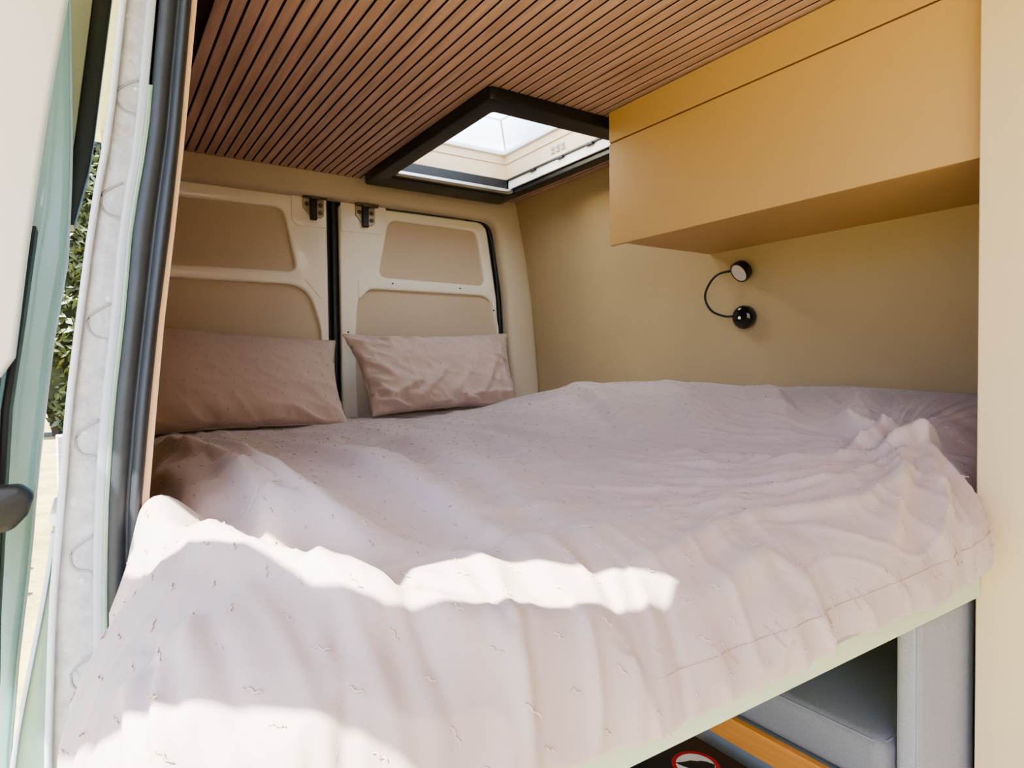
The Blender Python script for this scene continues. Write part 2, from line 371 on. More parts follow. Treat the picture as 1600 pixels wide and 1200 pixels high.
bm = bmesh.new(); tube(bm, [(1.045, 1.625, 2.170), (1.305, 1.625, 2.170), (1.305, 2.025, 2.170), (1.045, 2.025, 2.170), (1.045, 1.625, 2.170)], .004, 6); bmlink('dome_rim', bm, M['white'], dm)
# faint printed marks on the pale right lining of the shaft
bm = bmesh.new()
for r_ in range(2):
    for k in range(3): box(bm, 1.4115, 1.4125, 1.78+k*.03, 1.80+k*.03, 2.015+r_*.014, 2.025+r_*.014)
bmlink('printed_icons', bm, M['tan'], sk)

# ------------------------------------------------------------------ overhead cabinet + closet
cb = empty('overhead_cabinet', (1.45, .6, 1.59), 'long ochre overhead cabinet under the slat ceiling on the far wall', 'cabinet')
bm = bmesh.new()
prof = [(1.268, 1.602), (wr(1.602)-.002, 1.602), (wr(1.75)-.002, 1.75), (wr(1.88)-.002, 1.88), (wr(1.968)-.002, 1.968), (1.268, 1.968)]
A = [bm.verts.new((x, 1.362, z)) for x, z in prof]; B = [bm.verts.new((x, -.9, z)) for x, z in prof]
for k in range(6): bm.faces.new((A[k], A[(k+1) % 6], B[(k+1) % 6], B[k]))
bm.faces.new(A); bm.faces.new(B[::-1]); bmlink('cabinet_body', bm, M['cabinet'], cb)
boxo('groove_strip', 1.2535, 1.2685, -.9, 1.370, 1.60, 1.965, M['groove'], cb)
boxo('cabinet_door', 1.25, 1.262, -.9, 1.372, 1.590, 1.8785, M['cabinet'], cb, .002)
boxo('fascia', 1.25, 1.262, -.9, 1.372, 1.8820, 1.968, M['cabinet'], cb, .0015)
boxo('end_panel', 1.2625, 1.275, 1.362, 1.372, 1.602, 1.967, M['cabinet'], cb, .001)
cl = empty('tall_closet', (1.45, .0, 0), 'tall pale beige closet side at the right, beside the bed', 'closet')
boxo('closet_side', 1.215, 1.235, -.9, .45, 0, 1.968, M['closet'], cl, .002)
bm = bmesh.new(); box(bm, 1.235, 1.57, -.9, .44, 0, 1.585, .001); bmlink('closet_body', bm, M['closet'], cl)

# ------------------------------------------------------------------ reading lamp
lp = empty('reading_lamp', (wr(1.395), 1.239, 1.395), 'black gooseneck reading lamp on the tan side wall', 'wall lamp')
wn = Vector((-1, 0, -.12)).normalized()
bc = Vector((wr(1.395)+.004, 1.239, 1.395))
bm = bmesh.new(); disc(bm, bc, wn, [(.031, 0), (.031, .006), (.030, .008)], 40); bmlink('mount_plate', bm, M['gloss'], lp, smooth=False)
bm = bmesh.new(); disc(bm, bc+wn*.008, wn, [(.0335, 0), (.036, .006), (.0365, .020), (.034, .028), (.026, .034), (.012, .037), (.001, .0375)], 40); o = bmlink('lamp_base', bm, M['gloss'], lp, smooth=True)
bm = bmesh.new(); disc(bm, bc+wn*.0445, wn, [(.0055, 0), (.0045, .003), (.001, .003)], 16); sw_ = bmlink('switch_button', bm, M['white'], o)
hc = Vector((1.645, 1.222, 1.530))
pts = [(1.668, 1.270, 1.397), (1.655, 1.292, 1.398), (1.640, 1.326, 1.414), (1.632, 1.345, 1.444), (1.630, 1.346, 1.476), (1.632, 1.324, 1.512), (1.636, 1.296, 1.530), (1.640, 1.255, 1.533)]
def catmull(P, n=6):
    P = [Vector(p) for p in P]; P = [P[0]*2-P[1]]+P+[P[-1]*2-P[-2]]; out = []
    for i in range(1, len(P)-2):
        for k in range(n):
            t = k/n; out.append(.5*((2*P[i])+(-P[i-1]+P[i+1])*t+(2*P[i-1]-5*P[i]+4*P[i+1]-P[i+2])*t*t+(-P[i-1]+3*P[i]-3*P[i+1]+P[i+2])*t**3))
    out.append(P[-2]); return out
bm = bmesh.new(); tube(bm, catmull(pts), .0036, 10); bmlink('gooseneck', bm, M['black'], lp, smooth=True)
hax = Vector((-.72, .28, -.62)).normalized()
hax = Vector((-.78, .18, -.52)).normalized()
bm = bmesh.new(); disc(bm, hc-hax*.014, hax, [(.024, 0), (.030, .004), (.0325, .012), (.0325, .026), (.031, .029), (.0275, .029), (.027, .0275), (.001, .0275)], 40); h_ = bmlink('lamp_head', bm, M['gloss'], lp)
bm = bmesh.new(); disc(bm, hc-hax*.014, hax, [(.0272, .0278), (.0265, .0288), (.001, .0292)], 40); bmlink('lens', bm, M['lens'], h_)
h_.modifiers.new('es', 'EDGE_SPLIT').split_angle = math.radians(35); h_.data.shade_smooth()

# ------------------------------------------------------------------ bed
bed = empty('bed_platform', (.6, .46, .86), 'pale sage green bed base board under the mattress', 'bed base')
boxo('front_board', .0, 1.212, .442, .462, .862, .9045, M['board'], bed, .0015)
boxo('platform_panel', .07, 1.70, .464, 2.34, .872, .892, M['board'], bed)

X0, Y0, RC, RF = -.020, .405, .16, .14
MX, MY = 330, 400
t = np.linspace(0, 1, MY+1)
# arc positions along v: skirt, rounded edge, flat
nv1, nv2 = 10, 60
vy = np.concatenate([np.zeros(nv1), RF*(1-np.cos(np.linspace(0, PI/2, nv2+1))), RF + (2.36-Y0-RF)*np.linspace(0, 1, MY-nv1-nv2+1)[1:]**1.25])
vz = np.concatenate([np.linspace(-.020, 0, nv1+1)[:-1], np.zeros(len(vy)-nv1)])
nu1, nu2 = 6, 36
ux = np.concatenate([np.zeros(nu1), RF*(1-np.cos(np.linspace(0, PI/2, nu2+1)))])
uz = np.concatenate([np.linspace(-.020, 0, nu1+1)[:-1], np.zeros(len(ux)-nu1)])
nflat = MX+1-len(ux)
Yg = Y0 + vy
P = np.zeros((MY+1, MX+1, 3)); Dn = np.zeros((MY+1, MX+1)); SK = np.zeros((MY+1, MX+1))
for j, y in enumerate(Yg):
    q = max(RC-(y-Y0), 0)
    xl = X0 + RC - math.sqrt(max(RC*RC-q*q, 0))
    xr = 1.712
    row = np.concatenate([xl+ux, xl+RF+(xr-xl-RF)*np.linspace(0, 1, nflat+1)[1:]])
    P[j, :, 0] = row; P[j, :, 1] = y
    SK[j, :] = np.minimum(vz[j], np.concatenate([uz, np.zeros(nflat)]))
x, y = P[..., 0], P[..., 1]
qx, qy = np.maximum(X0+RC-x, 0), np.maximum(Y0+RC-y, 0)
d = np.where((qx > 0) & (qy > 0), RC-np.hypot(qx, qy), np.minimum(x-X0, y-Y0)); d = np.clip(d, 0, None)
def top(x, y):
    z = 1.058 + 0*x
    wallz = np.interp(y, [.4, .64, .82, .98, 1.19, 1.43, 1.73, 2.1, 2.34], [1.14, 1.160, 1.168, 1.175, 1.175, 1.190, 1.188, 1.145, 1.105])
    z = z + (wallz-1.058)*sstep(1.02, 1.60, x)
    z = z + .012*sstep(.6, 1.2, x)*sstep(1.3, .8, y)
    z = z - .012*np.exp(-((x-.75)/.28)**2-((y-.72)/.22)**2)
    return z
Z = top(x, y)
rf = RF
dd = np.minimum(d, rf)
Z = Z - (rf-np.sqrt(np.maximum(rf*rf-(rf-dd)**2, 0)))*(1-.12*sstep(.80, .93, y)) + SK
# pull bed in to the jamb wall, and clear of the closet on the right
yw = y + .055*sstep(1.10, 1.24, x)*(1-sstep(.42, .75, y))
xw = x + (.035*sstep(.70, .88, y)+.065*sstep(.925, .965, y))*(1-sstep(X0, .35, x))
yw = yw + .036*sstep(0, -.016, SK)*(x > .05)
P = np.stack([xw, yw, Z], -1)
def normals(P):
    du = np.gradient(P, axis=1); dv = np.gradient(P, axis=0); n = np.cross(du, dv)
    l = np.linalg.norm(n, axis=-1, keepdims=True); return n/np.maximum(l, 1e-9)
N = normals(P)
def polydist(px, py, pts):
    best = np.full(px.shape, 9.); side = np.zeros(px.shape); tt = np.zeros(px.shape); L = 0
    segl = [math.dist(a, b) for a, b in zip(pts, pts[1:])]; tot = sum(segl); acc = 0
    for (ax, ay), (bx, by), l in zip(pts, pts[1:], segl):
        u = np.clip(((px-ax)*(bx-ax)+(py-ay)*(by-ay))/(l*l), 0, 1)
        dx, dy = px-(ax+u*(bx-ax)), py-(ay+u*(by-ay)); dist = np.hypot(dx, dy)
        m_ = dist < best; best = np.where(m_, dist, best)
        side = np.where(m_, np.sign(dx*(by-ay)-dy*(bx-ax)), side); tt = np.where(m_, (acc+u*l)/tot, tt); acc += l
    return best, side, tt
wob = .012*vnoise(x*6, y*6, 3)
def fold(pts, amp, w, asym=.5, pw=1.0):
    dist, side, tt = polydist(xw+wob, yw+wob, pts)
    ww = w*(1+asym*side)
    return amp*np.exp(-(dist/ww)**2)*np.sin(np.clip(tt*.94+.03, 0, 1)*PI)**.6
FOLDS = [
 ([(.169, 1.92), (.207, 1.299), (.189, .935), (.189, .764), (.196, .622)], .020, .035, -.55),
 ([(.25, 1.854), (.237, 1.076), (.239, .805), (.234, .582), (.266, .50)], .015, .03, -.5),
 ([(.13, 1.60), (.14, 1.2), (.13, .98)], .014, .03, -.4),
 ([(.414, 1.72), (.425, 1.178), (.387, .74), (.372, .565), (.355, .47)], .016, .045, -.55),
 ([(.697, 1.926), (.601, 1.146), (.497, .706), (.461, .52)], .012, .05, -.5),
 ([(.53, 1.8), (.50, 1.3), (.45, .95)], .009, .025, .4),
 ([(.919, 2.032), (.834, 1.379), (.691, .883)], .011, .04, -.4),
 ([(1.022, 2.0), (1.008, 1.429), (1.0, 1.15)], .009, .03, -.4),
 ([(1.15, 2.1), (1.20, 1.5), (1.17, 1.25)], .008, .03, .4),
 ([(1.60, 2.05), (1.38, 1.62), (1.22, 1.30), (1.10, 1.1)], .020, .045, -.4),
 ([(1.66, 1.62), (1.40, 1.22), (1.15, .95)], .020, .05, -.4),
 ([(1.68, 1.25), (1.45, .98), (1.24, .80)], .022, .04, .4),
 ([(1.69, .95), (1.45, .76), (1.25, .66)], .020, .035, -.3),
 ([(.684, .675), (.809, .612), (.946, .541), (1.207, .53)], .006, .012, 0),
 ([(.988, 1.095), (1.002, .833), (1.043, .655), (1.207, .53)], .008, .016, .3),
 ([(.797, .802), (.907, .625), (1.186, .52)], .006, .010, 0),
 ([(.85, .95), (.97, .72), (1.19, .54)], .006, .012, 0),
 ([(.482, .485), (.751, .518), (.935, .487), (1.181, .508)], .007, .012, 0),
 ([(.536, .446), (.655, .46), (.70, .42)], .007, .012, 0),
 ([(.62, .60), (.80, .56), (1.0, .515)], .005, .008, 0),
 ([(.60, .80), (.76, .70), (.9, .60)], .005, .010, 0),
 ([(.55, .68), (.7, .64), (.85, .56)], .004, .008, 0),
 ([(1.22, .53), (1.10, .46), (1.0, .42), (.93, .40)], .009, .014, .2),
 ([(1.24, .56), (1.19, .47), (1.15, .42), (1.12, .40)], .012, .014, .2),
 ([(1.20, .55), (1.02, .48), (.9, .44), (.82, .42)], .007, .012, .2),
 ([(1.12, .62), (1.19, .60), (1.26, .60)], .020, .016, .2),
 ([(1.16, .56), (1.22, .55), (1.28, .53)], .022, .014, -.2),
 ([(1.27, .75), (1.24, .65), (1.25, .56)], .018, .02, 0),
 # tent fold at the jamb running along the near edge
 ([(.03, 1.05), (.072, .955), (.085, .86), (.115, .74), (.150, .60), (.20, .50), (.27, .455), (.37, .43)], .016, .026, .3),
 ([(.15, .98), (.165, .86), (.185, .74), (.215, .62), (.26, .54)], -.012, .030, 0),
]
D = 1.9*sum(fold(*f) for f in FOLDS)
ext = 9*np.maximum(1-np.hypot(xw-.07, yw-.95)/.11, 0)**2
rc = random.Random(11)
for k in range(22):
    cx_ = rc.uniform(-.01, .46); y1_ = rc.uniform(.50, .66) if cx_ < .3 else rc.uniform(.46, .54)
    D = D + fold([(cx_+rc.uniform(-.02, .03), y1_), (cx_+rc.uniform(-.01, .01), y1_-.05), (cx_+rc.uniform(-.03, .02), .40)], rc.choice((-1, 1, 1))*rc.uniform(.003, .0065), rc.uniform(.005, .010), rc.uniform(-.4, .4))
D = D + .045*np.exp(-((xw-.092)/.024)**2-((yw-.93)/.055)**2)
flat = sstep(.0, .14, d)
# soft long folds (left / rear), radiating fine creases (right / front), gathers on the near edge
wx_ = x+.05*vnoise(x*3, y*2.5, 9); wy_ = y+.05*vnoise(x*3, y*2.5, 19)
D += .0085*ridged(wx_*6.5+wy_*1.2, wy_*1.3, 1)*sstep(.5, .9, y)*flat
D += .0032*ridged(wx_*15, wy_*3.2, 5)*flat
ang = np.arctan2(wy_-.53, wx_-1.22); rr = np.hypot(wx_-1.22, wy_-.53)
cre = sstep(1.1, .25, rr)*sstep(.03, .12, rr)
D += .0085*(np.maximum(ridged(ang*7, rr*1.6, 2), 0)**1.5)*cre*flat
D += .0045*(np.maximum(ridged(ang*17, rr*3.5, 7), 0)**1.5)*cre
D += .0036*ridged(wx_*4.5, wy_*17, 12)*sstep(1.5, .6, y)*sstep(.25, .5, x)*flat
edge = 1-sstep(.03, .30, d)
along = np.where(qy > 0, xw, xw-.8*yw)
D += .0085*ridged(along*9+.8*vnoise(x*5, Z*8, 4), Z*3.5, 8)*edge*(1-sstep(.9, 1.3, x)*.6)
D += .0036*ridged(along*24, Z*9+y*3, 6)*edge
D += .0015*vnoise(x*30, y*30, Z*30)
D *= 1-.8*sstep(1.36, 1.62, x)
D *= np.where(SK < 0, .45, 1)
P2 = P + N*D[..., None]
P2[..., 0] = np.minimum(P2[..., 0], 1.714)
mt = empty('mattress', (.6, .46, .893), 'mattress in a rumpled dusty pink tufted sheet on the sage green board', 'mattress')
def gridmesh(name, P, m, parent, close=None):
    a, b, _ = P.shape
    me = bpy.data.meshes.new(name); idx = np.arange(a*b).reshape(a, b)
    F = np.stack([idx[:-1, :-1], idx[:-1, 1:], idx[1:, 1:], idx[1:, :-1]], -1).reshape(-1, 4)
    me.from_pydata(P.reshape(-1, 3).tolist(), [], F.tolist())
    return link(name, me, m, parent, smooth=True)
sheet = gridmesh('fitted_sheet', P2, M['sheet'], mt)
N2 = normals(P2)
boxo('foam_core', .10, 1.69, .50, 2.33, .893, .99, M['sheet'], mt, .02)
# thread tufts
def tufts(name, P, N, du, dv, m, parent, ln=.015, r=.0009, skip=0, umax=None, zig=.0010):
    V = []; F = []
    a, b, _ = P.shape
    colm = b//2
    sv = np.concatenate([[0], np.cumsum(np.linalg.norm(np.diff(P[:, colm], axis=0), axis=-1))])
    k = 0; s = dv*.6+skip
    while s < sv[-1]:
        j = int(np.searchsorted(sv, s)); j = min(j, a-2)
        su = np.concatenate([[0], np.cumsum(np.linalg.norm(np.diff(P[j], axis=0), axis=-1))])
        uu = du*(.3 if k % 2 else .8)
        while uu < su[-1]-.01:
            i = min(int(np.searchsorted(su, uu)), b-2)
            jj = int(np.clip(j+random.randint(-1, 1), 0, a-2))
            p = P[jj, i]; n = N[jj, i]; tv = P[jj+1, i]-P[jj, i]; l = np.linalg.norm(tv)
            if l > 1e-6:
                tv = tv/l; tu = np.cross(n, tv)
                th = random.uniform(-.35, .35); tv, tu = tv*math.cos(th)+tu*math.sin(th), tu*math.cos(th)-tv*math.sin(th)
                base = len(V); L_ = ln*random.uniform(.6, 1.3); ns = 6
                for q in range(ns+1):
                    c = p + n*(r*.6+(.0008*math.sin(q*2.1))) + tv*(q/ns-.5)*L_ + tu*zig*math.sin(q*1.9+k)
                    rr_ = r*(.6 if q in (0, ns) else 1)
                    for w_ in range(4):
                        V.append((c + (tu*math.cos(w_*PI/2)+n*math.sin(w_*PI/2))*rr_).tolist())
                for q in range(ns):
                    for w_ in range(4): F.append((base+q*4+w_, base+q*4+(w_+1) % 4, base+q*4+4+(w_+1) % 4, base+q*4+4+w_))
            uu += du*random.uniform(.92, 1.08)
        s += dv; k += 1
    me = bpy.data.meshes.new(name); me.from_pydata(V, [], F)
    o = link(name, me, m, parent, smooth=True); o['kind'] = 'stuff'; return o
tufts('thread_tufts', P2, N2, .058, .046, M['tuft'], mt)
# seam along the right part of the near edge
jr = nv1+12
cols = [i for i in range(0, MX) if .42 < P2[jr, i, 0] < 1.235]
bm = bmesh.new(); tube(bm, [P2[jr, i]+N2[jr, i]*.0002 for i in cols[::2]], .0008, 6)
acc = 0; last = P2[jr, cols[0]]
for i in cols:
    acc += np.linalg.norm(P2[jr, i]-last); last = P2[jr, i]
    if acc > .085:
        acc = 0
        for off in (0, 3):
            if i+off > cols[-1]: break
            tube(bm, [P2[jr+q, i+off]+N2[jr+q, i+off]*.0008 for q in (-4, 0, 3)], .0008, 5)
bmlink('edge_seam', bm, M['seam'], mt, smooth=True)

# ------------------------------------------------------------------ pillows
def pillow(name, label, c0, c1, c2, c3, T, seed, sag):
    """corners: bottom-left, bottom-right, top-right, top-left of the mid plane"""
    n1, n2 = 110, 80
    u = np.linspace(-1, 1, n1+1); v = np.linspace(-1, 1, n2+1); U, Vv = np.meshgrid(u, v)
    a = (U+1)/2; b = (Vv+1)/2
    c = [np.array(q) for q in (c0, c1, c2, c3)]
    mid = ((1-a)*(1-b))[..., None]*c[0]+(a*(1-b))[..., None]*c[1]+(a*b)[..., None]*c[2]+((1-a)*b)[..., None]*c[3]
    ex = (c[1]-c[0]); ex /= np.linalg.norm(ex); ez = c[3]-c[0]; ez -= ez.dot(ex)*ex; ez /= np.linalg.norm(ez); nrm = np.cross(ez, ex)  # towards -Y
    if nrm[1] > 0: nrm = -nrm
    # pinch edges inwards between the pointed corners
    mid = mid - ex*(np.sign(U)*np.abs(U)**6*.022*(1-Vv**2))[..., None] - ez*(np.sign(Vv)*np.abs(Vv)**6*.016*(1-U**2))[..., None]
    th = T*((1-np.abs(U)**2.6)*(1-np.abs(Vv)**2.4))**.5*(1-sag*Vv)
    th = th*(1+.12*vnoise(U*1.6, Vv*1.6, seed))
    edge = (1-sstep(.0, .5, 1-np.maximum(np.abs(U), np.abs(Vv))))
    amp_ = 1 if seed > 5 else .4
    wr_ = .010*ridged(U*3.2+Vv*1.7+seed, Vv*2.2, seed)*(.4+edge)+.006*ridged(U*8, Vv*4+U*3, seed+3)*(.5+edge)
    wr_ = wr_*amp_
    low = sstep(-.1, -1, Vv)
    wr_ += .009*low*ridged(U*7+Vv*2.5, Vv*1.5+seed, seed+5)*(1 if seed > 5 else .35)
    if seed > 5:
        for cx_, cy_, ax_, am in ((-.55, -.45, 1.1, .014), (-.2, -.35, .8, .013), (.15, -.4, .7, .010), (.55, -.3, .5, .009), (-.75, .0, 2.2, .009)):
            q = (U-cx_)*math.cos(ax_)-(Vv-cy_)*math.sin(ax_)*.6; q2 = (U-cx_)*math.sin(ax_)+(Vv-cy_)*math.cos(ax_)*.6
            wr_ += am*np.exp(-(q/.05)**2-(q2/.34)**2)
    fade = np.minimum((1-np.abs(U))*8, 1)*np.minimum((1-np.abs(Vv))*8, 1)
    F_ = mid + nrm*(th+wr_*fade)[..., None]
    Bk = mid - nrm*(th*.75)[..., None]
    rag = (.004*vnoise(U*9, Vv*9, seed+9)*(1-fade))[..., None]
    F_ = F_+rag*(ex+ez); Bk = Bk+rag*(ex+ez)
    root = empty(name, tuple((c[0]+c[1])/2), label, 'pillow', 'pillows against the rear doors')
    # closed mesh
    A_ = F_.reshape(-1, 3); B_ = Bk.reshape(-1, 3); idx = np.arange(len(A_)).reshape(n2+1, n1+1)
    F1 = np.stack([idx[:-1, :-1], idx[:-1, 1:], idx[1:, 1:], idx[1:, :-1]], -1).reshape(-1, 4)
    me = bpy.data.meshes.new('pillowcase'); me.from_pydata(np.concatenate([A_, B_]).tolist(), [], F1.tolist()+(F1[:, ::-1]+len(A_)).tolist())
    bm = bmesh.new(); bm.from_mesh(me); bmesh.ops.remove_doubles(bm, verts=bm.verts[:], dist=.0008); bm.to_mesh(me); bm.free()
    link('pillowcase', me, M['pillow'], root, smooth=True)
    bm = bmesh.new(); ring_ = [mid[0, i] for i in range(0, n1, 2)]+[mid[j, n1] for j in range(0, n2, 2)]+[mid[n2, i] for i in range(n1, 0, -2)]+[mid[j, 0] for j in range(n2, 0, -2)]
    rg = (.004*vnoise(np.array([p[0] for p in ring_])*30, np.array([p[2] for p in ring_])*30, seed))
    ring_ = [p for p in ring_]; tube(bm, ring_+[ring_[0]], .0022, 6); bmlink('piped_edge', bm, M['pillow'], root, smooth=True)
    tufts('thread_tufts', F_, -normals(F_) if normals(F_)[40, 55, 1] > 0 else normals(F_), .05, .045, M['tuft2'], root, ln=.009, r=.0008)
    return root
M['tuft2'] = mat('pillow_thread', 'AE9484', .9)
pillow('pillow', 'smooth brownish pink pillow leaning on the left rear door', (.04, 2.14, 1.055), (.735, 2.13, 1.055), (.757, 2.32, 1.352), (.03, 2.32, 1.405), .075, 2, .25)
pillow('pillow', 'crumpled brownish pink pillow leaning on the right rear door', (.850, 2.20, 1.075), (1.475, 2.18, 1.085), (1.505, 2.31, 1.392), (.782, 2.31, 1.375), .072, 11, .2)

# ------------------------------------------------------------------ under the bed
bn = empty('bench', (1.35, 1.2, 0), 'pale grey storage bench with pine front rail under the bed', 'bench')
boxo('bench_base', 1.04, 1.70, .51, 2.2, 0, .556, M['bench'], bn)
boxo('front_rail', 1.024, 1.0395, .506, 2.2, .510, .558, M['wood'], bn, .002)
def cushion(name, label, x0, x1, y0, y1, z0, z1, r, cm='cushion'):
    root = empty(name, ((x0+x1)/2, (y0+y1)/2, z0), label, 'cushion')
    bm = bmesh.new(); box(bm, x0, x1, y0, y1, z0, z1, r, 5); bmlink('cushion_cover', bm, M[cm], root, smooth=True)
    bm = bmesh.new()
    c_ = r*.3
    if (z1-z0) > (y1-y0):
        pts = [(x0+c_, y0+c_, z0+r), (x0+c_, y0+c_, z1-r), (x0+r, y0+c_, z1-c_), (x1-r, y0+c_, z1-c_), (x1-c_, y0+c_, z1-r), (x1-c_, y0+c_, z0+r)]
    else: pts = [(x0+c_, y1-r, z1-c_), (x0+c_, y0+r, z1-c_), (x0+r, y0+c_, z1-c_), (x1-r, y0+c_, z1-c_)]
    tube(bm, pts, .0022, 6); bmlink('piping', bm, M[cm], root, smooth=True)
    return root
cushion('seat_cushion', 'flat grey bench cushion lying under the bed board', 1.035, 1.50, .506, 2.1, .559, .645, .022, 'cushion_shade')
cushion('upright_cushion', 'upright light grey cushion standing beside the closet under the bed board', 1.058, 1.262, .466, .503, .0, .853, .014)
tb = empty('equipment_box', (.85, .65, .30), 'black box with a round red warning sign on its lid', 'box')
boxo('box_body', .72, 1.0, .50, .865, .30, .495, M['black'], tb, .008, 3)
ld = boxo('box_lid', .715, 1.004, .495, .870, .482, .500, M['black'], tb, .006, 3)
sg = (.925, .790)
bm = bmesh.new(); disc(bm, (sg[0], sg[1], .4998), (0, 0, 1), [(.038, 0), (.038, .0009)], 40); s1 = bmlink('warning_sign', bm, M['signwhite'], tb)
bm = bmesh.new()
n = 48; R1, R2 = [], []
for k in range(n):
    a = 2*PI*k/n
    R1.append(bm.verts.new((sg[0]+.044*math.cos(a), sg[1]+.044*math.sin(a), .5012))); R2.append(bm.verts.new((sg[0]+.036*math.cos(a), sg[1]+.036*math.sin(a), .5012)))
for k in range(n): bm.faces.new((R1[k], R1[(k+1) % n], R2[(k+1) % n], R2[k]))
bmlink('sign_ring', bm, M['red'], s1)
ca, sa = math.cos(math.radians(-50)), math.sin(math.radians(-50))
rot = lambda a, b: (sg[0]+a*ca-b*sa, sg[1]+a*sa+b*ca)
sym = [(-.036, -.002), (-.022, .004), (-.010, .012), (.004, .013), (.008, .016), (.020, .016), (.034, .011), (.034, -.009), (.022, -.014), (.006, -.014), (-.010, -.012), (-.024, -.008)]
plate('sign_symbol', [rot(a, b) for a, b in sym], [], .5011, .0008, 0, M['black'], s1, 'XY', smooth=False)
ls_ = bmesh.new(); box(ls_, .70, 1.022, .46, .95, 0, .298, .003); o = bmlink('storage_plinth', ls_, M['bench']); tag(o, 'pale grey low plinth under the black box', 'plinth')

# ------------------------------------------------------------------ sliding door jamb
RI = [(.125, 1.725), (.109, 1.562), (.095, 1.442), (.078, 1.316), (.065, 1.199), (.052, 1.067), (.046, .9), (.04, .3)]
RO = [(.086, 1.714), (.070, 1.554), (.050, 1.437), (.038, 1.315), (.024, 1.201), (.014, 1.072), (.010, .96), (.0, .3)]
WO = [(.041, 1.701), (.024, 1.554), (.005, 1.448), (-.013, 1.313), (-.027, 1.203), (-.038, 1.079), (-.049, .964), (-.058, .785), (-.07, .3)]
ri = lambda z: interp(RI, z); ro = lambda z: interp(RO, z); wo = lambda z: interp(WO, z)
# rubber: two lobes swept
bm = bmesh.new(); rows = []
for k in range(60):
    z = .35+1.6*k/59; a, b = ro(z), ri(z); W_ = b-a; row = []
    for q in range(19):
        s_ = q/18
        lobe = .009*max(0, math.sin(min(s_/.58, 1)*PI))**.6 if s_ < .58 else .013*max(0, math.sin((s_-.58)/.42*PI))**.6
        row.append(bm.verts.new((a+W_*s_, .957-lobe, z)))
    row.append(bm.verts.new((b, .975, z))); row.append(bm.verts.new((a, .975, z))); rows.append(row)
kk = len(rows[0])
for i in range(len(rows)-1):
    for j in range(kk): bm.faces.new((rows[i][j], rows[i][(j+1) % kk], rows[i+1][(j+1) % kk], rows[i+1][j]))
bm.faces.new(rows[0]); bm.faces.new(rows[-1][::-1])
o = bmlink('door_seal', bm, M['rubber'], smooth=True); tag(o, 'thick dark grey rubber seal running up the side door opening', 'seal')
jb = empty('door_jamb', (0, .97, .3), 'white painted metal jamb of the sliding door opening with stamped dimples', 'door jamb')
strip('jamb_face', lambda z: wo(z)+.006, lambda z: ro(z)-.005, .25, 1.96, .962, .985, M['flange'], jb, bev=.002)
strip('jamb_inner_step', lambda z: ro(z)-.014, lambda z: ro(z)-.003, .25, 1.96, .955, .975, M['step'], jb, bev=.002)
strip('green_edge', lambda z: ro(z)-.004, lambda z: ro(z)+.0015, .25, 1.62, .953, .97, M['teal_dark'], jb, bev=.001)
strip('jamb_outer_lip', wo, lambda z: wo(z)+.008, .25, 1.96, .950, .985, M['flangeedge'], jb, bev=.003)  # paler than the jamb face: a highlight painted along the lip
# stamped wave outlines and weld dimples
for zc in (1.60, 1.465, 1.31, 1.162, 1.017, .866, .71):
    xr_ = ro(zc)-.013; w0 = .023
    pts = [(xr_, zc+.026), (xr_-w0*.55, zc+.018), (xr_-w0, zc+.008), (xr_-w0*1.05, zc-.006), (xr_-w0*.75, zc-.016), (xr_-w0*.2, zc-.02), (xr_-.001, zc-.032)]
    bm = bmesh.new(); tube(bm, catmull([(px_, .9615, pz_) for px_, pz_ in pts], 5), .0016, 6); bmlink('stamped_ridge', bm, M['ridge'], jb, smooth=True)
for k in range(34):
    z = .72+k*.03+random.uniform(-.008, .008); xc = (wo(z)+ro(z))/2+random.uniform(-.012, .008)
    bm = bmesh.new(); bmesh.ops.create_uvsphere(bm, u_segments=10, v_segments=6, radius=random.uniform(.003, .006), matrix=Matrix.Translation((xc, .963, z)) @ Matrix.Diagonal((1, .35, random.uniform(.7, 1.5), 1)))
    bmlink('weld_dimple', bm, M['flangeedge'] if k % 3 == 0 else M['flange'], jb, smooth=True)
# outer green body side behind the jamb
bs = empty('body_side', (-.06, 1.0, .3), 'sage green van body side below the jamb', 'van body')
SKN = [(-.042, 1.066), (-.049, 1.013), (-.058, .959), (-.071, .891), (-.085, .816), (-.093, .76), (-.10, .6), (-.10, .3)]
sk_ = lambda z: interp(SKN, z)
strip('body_panel', sk_, lambda z: max(wo(z)+.004, sk_(z)+.02), .3, 1.062, .975, 2.45, M['teal_dark'], bs, bev=.004)
strip('panel_edge', lambda z: sk_(z)-.001, lambda z: sk_(z)+.004, .3, 1.05, .968, .985, M['flangeedge'], bs, bev=.001)
boxo('panel_top_highlight', -.046, -.035, .97, 1.10, 1.058, 1.074, M['white'], bs, .003)  # white block painted in as the highlight on the panel's top
strip('upper_body_skin', lambda z: wo(z)+.004, lambda z: wo(z)+.010, 1.06, 2.02, .99, 2.45, M['teal'], bs)

